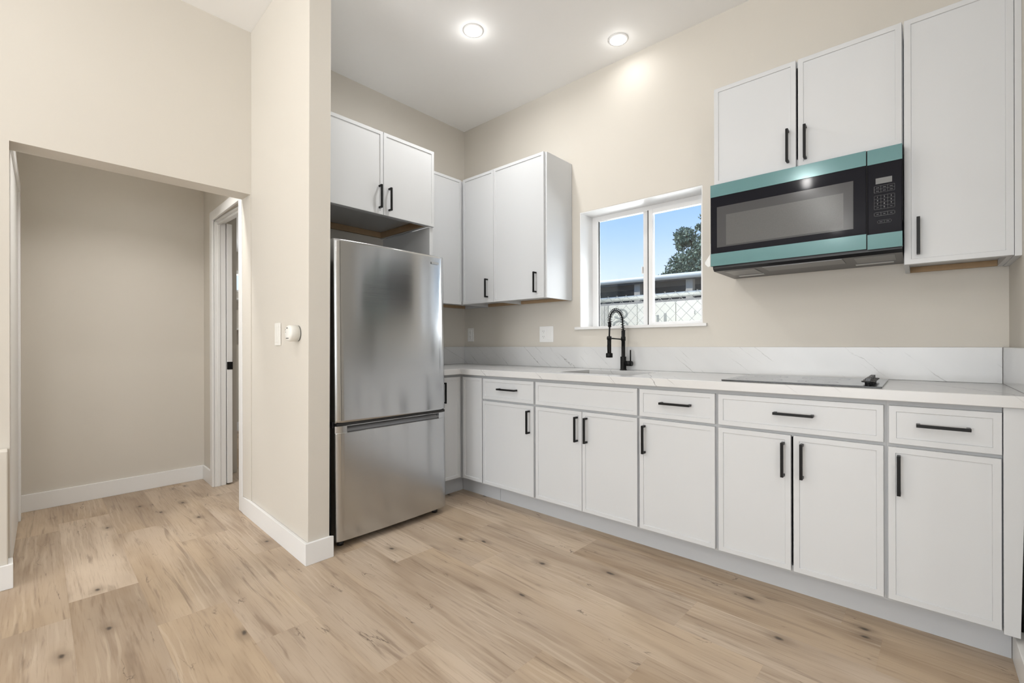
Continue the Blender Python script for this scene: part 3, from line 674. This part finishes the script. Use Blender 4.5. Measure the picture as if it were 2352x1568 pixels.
# ------------------------------------------------------------------ refrigerator
rf = thing('refrigerator', 'stainless steel bottom-freezer refrigerator with black sides', 'refrigerator', (.45, -1.293, 0))
RY0, RY1 = -1.667, -.921
def tiltx(z): return .836 - .020 * (z - .04) / 1.61
MB().box(.07, .752, RY0 + .004, RY1 - .004, .045, 1.632).build('body', 'fridge_side', rf, bevel=.004)
def skin(z0, z1, n=30, notch=None, edge_top=True):
    """door slab with a gently bowed front whose rim rolls back"""
    m = MB(); W_ = RY1 - RY0
    ts = [0, .004, .012, .022, .035, .05] ; ys_ = [RY0 + t for t in ts] + [RY0 + .05 + (W_ - .10) * i / 22 for i in range(1, 22)] + [RY1 - t for t in reversed(ts)]
    zt = [0, .003, .008, .014]; zs_ = [z0 + t for t in zt] + [z0 + .014 + (z1 - z0 - .028) * i / 14 for i in range(1, 14)] + [z1 - t for t in reversed(zt)]
    def fx(y, z):
        dy = min(y - RY0, RY1 - y); c = (y - (RY0 + RY1) / 2) / (W_ / 2)
        x = tiltx(z) - .010 * c * c * 1.0
        if dy < .035: x -= .010 * (1 - dy / .035) ** 2
        if edge_top:
            dz = min(z - z0, z1 - z)
            if dz < .010: x -= .004 * (1 - dz / .010) ** 2
        return x
    g = [[m.bm.verts.new((fx(y, z) + .008, y, z)) for z in zs_] for y in ys_]
    bk = [[m.bm.verts.new((tiltx(z) - .062, y, z)) for z in zs_] for y in ys_]
    ny, nz = len(ys_), len(zs_)
    for i in range(ny - 1):
        for j in range(nz - 1):
            f_ = m.bm.faces.new([g[i][j], g[i + 1][j], g[i + 1][j + 1], g[i][j + 1]]); f_.smooth = True
            m.bm.faces.new([bk[i][j], bk[i][j + 1], bk[i + 1][j + 1], bk[i + 1][j]])
    for i in range(ny - 1):
        for j in (0, nz - 1): m.bm.faces.new([g[i][j], bk[i][j], bk[i + 1][j], g[i + 1][j]])
    for j in range(nz - 1):
        for i in (0, ny - 1): m.bm.faces.new([g[i][j], g[i][j + 1], bk[i][j + 1], bk[i][j]])
    return m
fd = skin(.666, 1.650).build('fresh_food_door', 'stainless', rf)
m = MB(); m.box(.822, .8255, -1.030, -.972, 1.594, 1.609)
bd = m.build('badge', 'stainless', fd, bevel=.001)
# freezer drawer: main slab below, two lugs beside the recessed grip
fz = skin(.040, .614, edge_top=False).build('freezer_door', 'stainless', rf)
m = MB()
def fxz(y): c = (y - (RY0 + RY1) / 2) / ((RY1 - RY0) / 2); dy = min(y - RY0, RY1 - y); return tiltx(.63) + .008 - .010 * c * c - (.010 * (1 - dy / .035) ** 2 if dy < .035 else 0)
for ya, yb in ((RY0, -1.605), (-.978, RY1)):
    ps = [(ya + (yb - ya) * i / 8) for i in range(9)]
    m.prism([(tiltx(.63) - .062, ya)] + [(fxz(y), y) for y in ps] + [(tiltx(.63) - .062, yb)], 'z', .614, .650)
m.box(tiltx(.63) - .062, tiltx(.63) - .034, -1.605, -.978, .614, .650)
m.build('grip_lug', 'stainless', fz)
MB().prism([(.800, .6145), (.834, .6145), (.815, .6165), (.802, .640)], 'y', -1.604, -.979).build('grip_recess', 'vent_grey', fz)
MB().box(.70, .826, RY0 + .006, RY1 - .006, .6505, .6655).build('door_gasket', 'rubber', rf)
MB().box(.70, .80, RY0 + .01, RY1 - .01, .042, .64).build('freezer_liner', 'fridge_side', rf)
for y in (RY0 + .05, RY1 - .05):
    MB().lathe([(0, 0), (.018, 0), (.018, .02), (.010, .022), (.010, .046), (0, .046)], (.775, y, 0), 'z', 16).build('foot', 'black_plastic', rf)
    MB().lathe([(0, 0), (.018, 0), (.018, .02), (.010, .022), (.010, .046), (0, .046)], (.13, y, 0), 'z', 16).build('foot', 'black_plastic', rf)
MB().box(.69, .80, RY0 + .004, RY0 + .05, 1.632, 1.652).build('hinge_cover', 'black_plastic', rf, bevel=.004)
MB().box(.765, .80, RY0 - .006, RY0 + .004, .640, .672).build('hinge', 'black_plastic', rf, bevel=.002)

# ------------------------------------------------------------------ wall plates, sensor
GO = 'white outlet plates above the counter'
def plate(label, x0, x1, z0, z1, ypl, items, name='outlet_plate', cat='outlet', group=None, mat='plate_white'):
    t = thing(name, label, cat, ((x0 + x1) / 2, ypl, (z0 + z1) / 2), group)
    MB().box(x0, x1, ypl - .006, ypl - .0005, z0, z1).build('plate', mat, t, bevel=.002)
    for nm, a, b, c1, d in items: MB().box(a, b, ypl - .009, ypl - .0055, c1, d).build(nm, mat, t, bevel=.0015)
    return t
def slots(t, x, zs_, ypl):
    for z in zs_:
        m = MB(); m.box(x - .008, x - .006, ypl - .0094, ypl - .0088, z - .001, z + .008).box(x + .006, x + .008, ypl - .0094, ypl - .0088, z, z + .007).box(x - .002, x + .002, ypl - .0094, ypl - .0088, z - .010, z - .006)
        m.build('socket_slots', 'print_grey', t)
t = plate('small single outlet plate in the corner near the refrigerator', .048, .126, 1.113, 1.233, 0, [('receptacle', .071, .103, 1.130, 1.216)], group=GO); slots(t, .087, (1.152, 1.194), 0)
t = plate('double outlet and switch plate left of the window', .882, 1.016, 1.102, 1.226, 0, [('receptacle', .908, .942, 1.120, 1.208), ('switch_rocker', .958, .992, 1.120, 1.208)], group=GO); slots(t, .925, (1.143, 1.185), 0)
plate('white dimmer switch plate beside the round wall sensor', .440, .514, 1.081, 1.205, -1.8195, [('switch_rocker', .460, .494, 1.098, 1.188)], name='switch_plate', cat='light switch', mat='plate_cream')
ts = thing('wall_sensor', 'round cream plastic sensor mounted on the partition wall beside the refrigerator', 'sensor', (.755, -1.832, 1.142))
MB().lathe([(0, 0), (.040, 0), (.040, -.006), (0, -.006)], (.755, -1.8305, 1.142), 'y', 40).build('back_plate', 'print_grey', ts)
MB().lathe([(0, -.006), (.041, -.006), (.041, -.044), (.038, -.050), (.031, -.053), (0, -.053)], (.755, -1.8305, 1.142), 'y', 40).build('housing', 'plate_cream', ts)
yq = -1.8845
m = MB(); m.box(.742, .760, yq, yq + .0012, 1.166, 1.169).box(.748, .755, yq, yq + .0012, 1.1688, 1.172); m.build('marking', 'print_grey', ts)
for a, b, c1, d in ((.729, .735, 1.158, 1.161), (.733, .737, 1.147, 1.150), (.738, .768, 1.115, 1.119)): MB().box(a, b, yq, yq + .0012, c1, d).build('marking', 'print_grey', ts)

# ------------------------------------------------------------------ ceiling lights
GL = 'round recessed ceiling lights'
spots = [(1.052, -.879, 'round ceiling light above the refrigerator side of the kitchen'), (1.684, -.201, 'round ceiling light close to the window wall'),
         (2.13, -4.33, None), (2.13, -5.6, None), (2.13, -7.0, None), (4.0, -4.33, None), (4.0, -6.2, None), (1.2, -3.0, None), (4.0, -2.7, None)]  # column mirrored in the microwave, then unseen lamps added to light room and hall
proto = None
for x, y, lab in spots:
    if proto is None:
        t = thing('recessed_ceiling_light', lab, 'ceiling light', (x, y, CZ), GL)
        MB().lathe([(.050, -.0005), (.0635, -.0005), (.0625, -.005), (.054, -.007), (.050, -.0065)], (x, y, CZ), 'z', 40).build('trim_ring', 'vinyl_white', t)
        MB().lathe([(0, -.001), (.0535, -.001), (.0535, -.0062), (.045, -.008), (0, -.009)], (x, y, CZ), 'z', 40).build('lens', 'lamp_lens', t)
        proto = t
    else:
        t = proto.copy(); COL.objects.link(t); t.location = (x, y, CZ)
        t['label'] = lab or 'round unseen ceiling light placed over the living area behind the kitchen'
        for ch in list(proto.children):
            cc = ch.copy(); COL.objects.link(cc); cc.parent = t
for x, y, lab in spots:                                   # an added point light at each lamp brightens ceiling and upper walls
    pw, aw = (.30, 0.85) if y > -.5 else (.55, 11.0) if y > -1 else (9.0, 5.0)
    light('ceiling_lamp', 'POINT', (x, y, CZ - .06), pw, (1.0, 0.985, 0.96), shadow_soft_size=.045)
    light('ceiling_lamp', 'AREA', (x, y, CZ - .012), aw, (1.0, 0.985, 0.96), (0, 0, 0), shape='DISK', size=.10, spread=R(172))
light('hall_lamp', 'AREA', (-.27, -2.28, HC - .012), 9.0, (1.0, 0.97, 0.93), (0, 0, 0), shape='DISK', size=.10, spread=R(125))
light('bedroom_fill', 'AREA', (-2.0, -.3, 2.25), 14, (1.0, 0.95, 0.87), (0, 0, 0), shape='DISK', size=.12)  # unseen fill light added to brighten the bedroom

# ------------------------------------------------------------------ bedroom shelves seen through the gap
for z, lab in ((1.645, 'upper white wall shelf in the room behind the pocket door'), (1.275, 'lower white wall shelf in the room behind the pocket door')):
    tag(MB().box(-3.33, -3.12, -1.5, .4, z, z + .022).build('wall_shelf', 'trim_white'), lab, 'shelf', 'bedroom wall shelves')

# ------------------------------------------------------------------ outside the window
struct(MB().box(-40, 40, .201, 60, -.3, -.1).build('ground', 'ground'))
fn = thing('chain_link_fence', 'grey galvanised chain link fence just outside the kitchen window', 'fence', (1.3, .75, -.1))
FT = 1.472
MB().tube([(-1.2, .75, FT), (3.6, .75, FT + .012)], .021, 14).build('top_rail', 'galvanised', fn)
m = MB(); P_ = .086; n = 0; x = -1.2 - 1.6
while x < 3.6:
    for s_ in (1, -1):
        x0 = x; 
        za, zb_ = .55, FT + .035
        xa = x0 if s_ > 0 else x0 + (zb_ - za)
        xb = x0 + (zb_ - za) if s_ > 0 else x0
        if xb > -1.2 and xa < 3.6 or True:
            m.tube([(xa, .727 + .004 * s_, za), (xb, .727 + .004 * s_, zb_)], .0016, 5, caps=False)
    x += P_
m.build('wire_mesh', 'wire', fn)
for px in (-1.15, 3.5): MB().tube([(px, .78, -.1), (px, .78, FT + .04)], .028, 14).build('post', 'galvanised', fn)
# pale container / sign panels behind the fence
pn = thing('panel_wall', 'pale metal panel wall with faded grey lettering behind the chain link fence', 'wall', (1.0, 1.5, -.1))
Yp = 1.5
for a, b, mt in ((-1.6, .585, 'panel_warm'), (.59, .63, 'panel_warm'), (.635, .965, 'panel_pale'), (.97, 1.365, 'panel_pale'), (1.37, 1.9, 'panel_pale'), (1.905, 2.6, 'panel_pale')):
    MB().box(a, b, Yp, Yp + .05, -.1, 1.50).build('panel', mt, pn, bevel=.003)
m = MB()
def arc(cx, cz, rx, rz, a0, a1, wd, n=28):
    o_, i_ = [], []
    for k in range(n + 1):
        a = R(a0 + (a1 - a0) * k / n); o_.append((cx + rx * math.cos(a), cz + rz * math.sin(a))); i_.append((cx + (rx - wd) * math.cos(a), cz + (rz - wd * .8) * math.sin(a)))
    for k in range(n): m.prism([o_[k], o_[k + 1], i_[k + 1], i_[k]], 'y', Yp - .003, Yp - .0002)
arc(.775, 1.405, .085, .055, -150, 90, .022); arc(.775, 1.285, .092, .058, 0, 180, .022)
m.box(1.175, 1.197, Yp - .003, Yp - .0002, 1.18, 1.375).box(1.25, 1.275, Yp - .003, Yp - .0002, 1.18, 1.388).box(1.545, 1.553, Yp - .003, Yp - .0002, 1.365, 1.40)
m.build('lettering', 'letter_grey', pn)
# neighbouring shed: dark open side, white gutter, posts, roof
sh = thing('shed', 'dark open-sided shed with a white gutter behind the fence', 'building', (.5, 3.0, -.1))
MB().box(-6, 5, 3.45, 3.5, -.1, 1.90).build('wall', 'shed_dark', sh)
def zz(x): return 1.972 - .0125 * (x - .37)
MB().tube([(-6, 2.98, zz(-6)), (5, 2.98, zz(5))], .036, 16).build('gutter', 'gutter_white', sh)
for px in (.205, .925): MB().box(px - .045, px + .045, 3.03, 3.12, -.1, 1.93).build('post', 'concrete', sh, bevel=.006)
MB().box(-6, 5, 2.92, 3.02, 1.55, 1.665).build('rail', 'concrete', sh)
m = MB(); m.prism([(2.99, 1.915), (2.99, 1.955), (6.0, 2.16), (6.0, 2.12)], 'x', -6, 5); m.build('roof', 'roof_grey', sh)
# tree
tr = thing('tree', 'large leafy green tree rising behind the shed roof', 'tree', (-.4, 9.6, -.1))
MB().tube([(-.3, 9.8, -.1), (-.35, 9.7, 1.5), (-.5, 9.6, 3.0), (-.8, 9.4, 4.0)], [.22, .18, .13, .05], 12).tube([(-.45, 9.65, 2.4), (-1.1, 9.3, 3.4), (-1.5, 9.2, 4.0)], [.10, .06, .03], 8).build('trunk', 'bark', tr)
bm = bmesh.new(); tl = bm.faces.layers.float.new('tone'); rnd = random.Random(5)
blobs = [((-.35, 9.5, 3.25), (1.15, 1.0, .90), 4200), ((-1.25, 9.2, 3.05), (.72, .5, .56), 2300), ((-1.85, 9.1, 2.82), (.38, .3, .24), 480), ((-1.48, 9.2, 3.92), (.30, .3, .26), 420), ((-.75, 9.3, 3.65), (.55, .5, .55), 1100), ((-.6, 9.5, 4.35), (.6, .5, .35), 700), ((.6, 9.6, 3.6), (.9, .8, .9), 700), ((-1.60, 9.2, 3.68), (.14, .15, .12), 90), ((-1.1, 9.2, 4.12), (.12, .15, .10), 70)]
for c0, rad, nl in blobs:
    for _ in range(int(nl * 2.1)):
        d = Vector((rnd.gauss(0, 1), rnd.gauss(0, 1), rnd.gauss(0, 1))).normalized() * (rnd.random() ** .33) * rnd.uniform(.85, 1.12)
        p = Vector((c0[0] + d.x * rad[0], c0[1] + d.y * rad[1], c0[2] + d.z * rad[2]))
        a = Vector((rnd.gauss(0, 1), rnd.gauss(0, 1), rnd.gauss(0, 1))).normalized(); b = a.cross(Vector((rnd.gauss(0, 1), rnd.gauss(0, 1), rnd.gauss(0, 1)))).normalized()
        l = rnd.uniform(.032, .06); w_ = l * .45
        f_ = bm.faces.new([bm.verts.new(p - a * l), bm.verts.new(p + b * w_), bm.verts.new(p + a * l), bm.verts.new(p - b * w_)]); f_[tl] = rnd.random()
bmesh.ops.translate(bm, verts=bm.verts, vec=-Vector(tr.location))
me = bpy.data.meshes.new('foliage'); bm.to_mesh(me); bm.free(); me.materials.append(MAT['leaf'])
o = bpy.data.objects.new('foliage', me); COL.objects.link(o); o.parent = tr
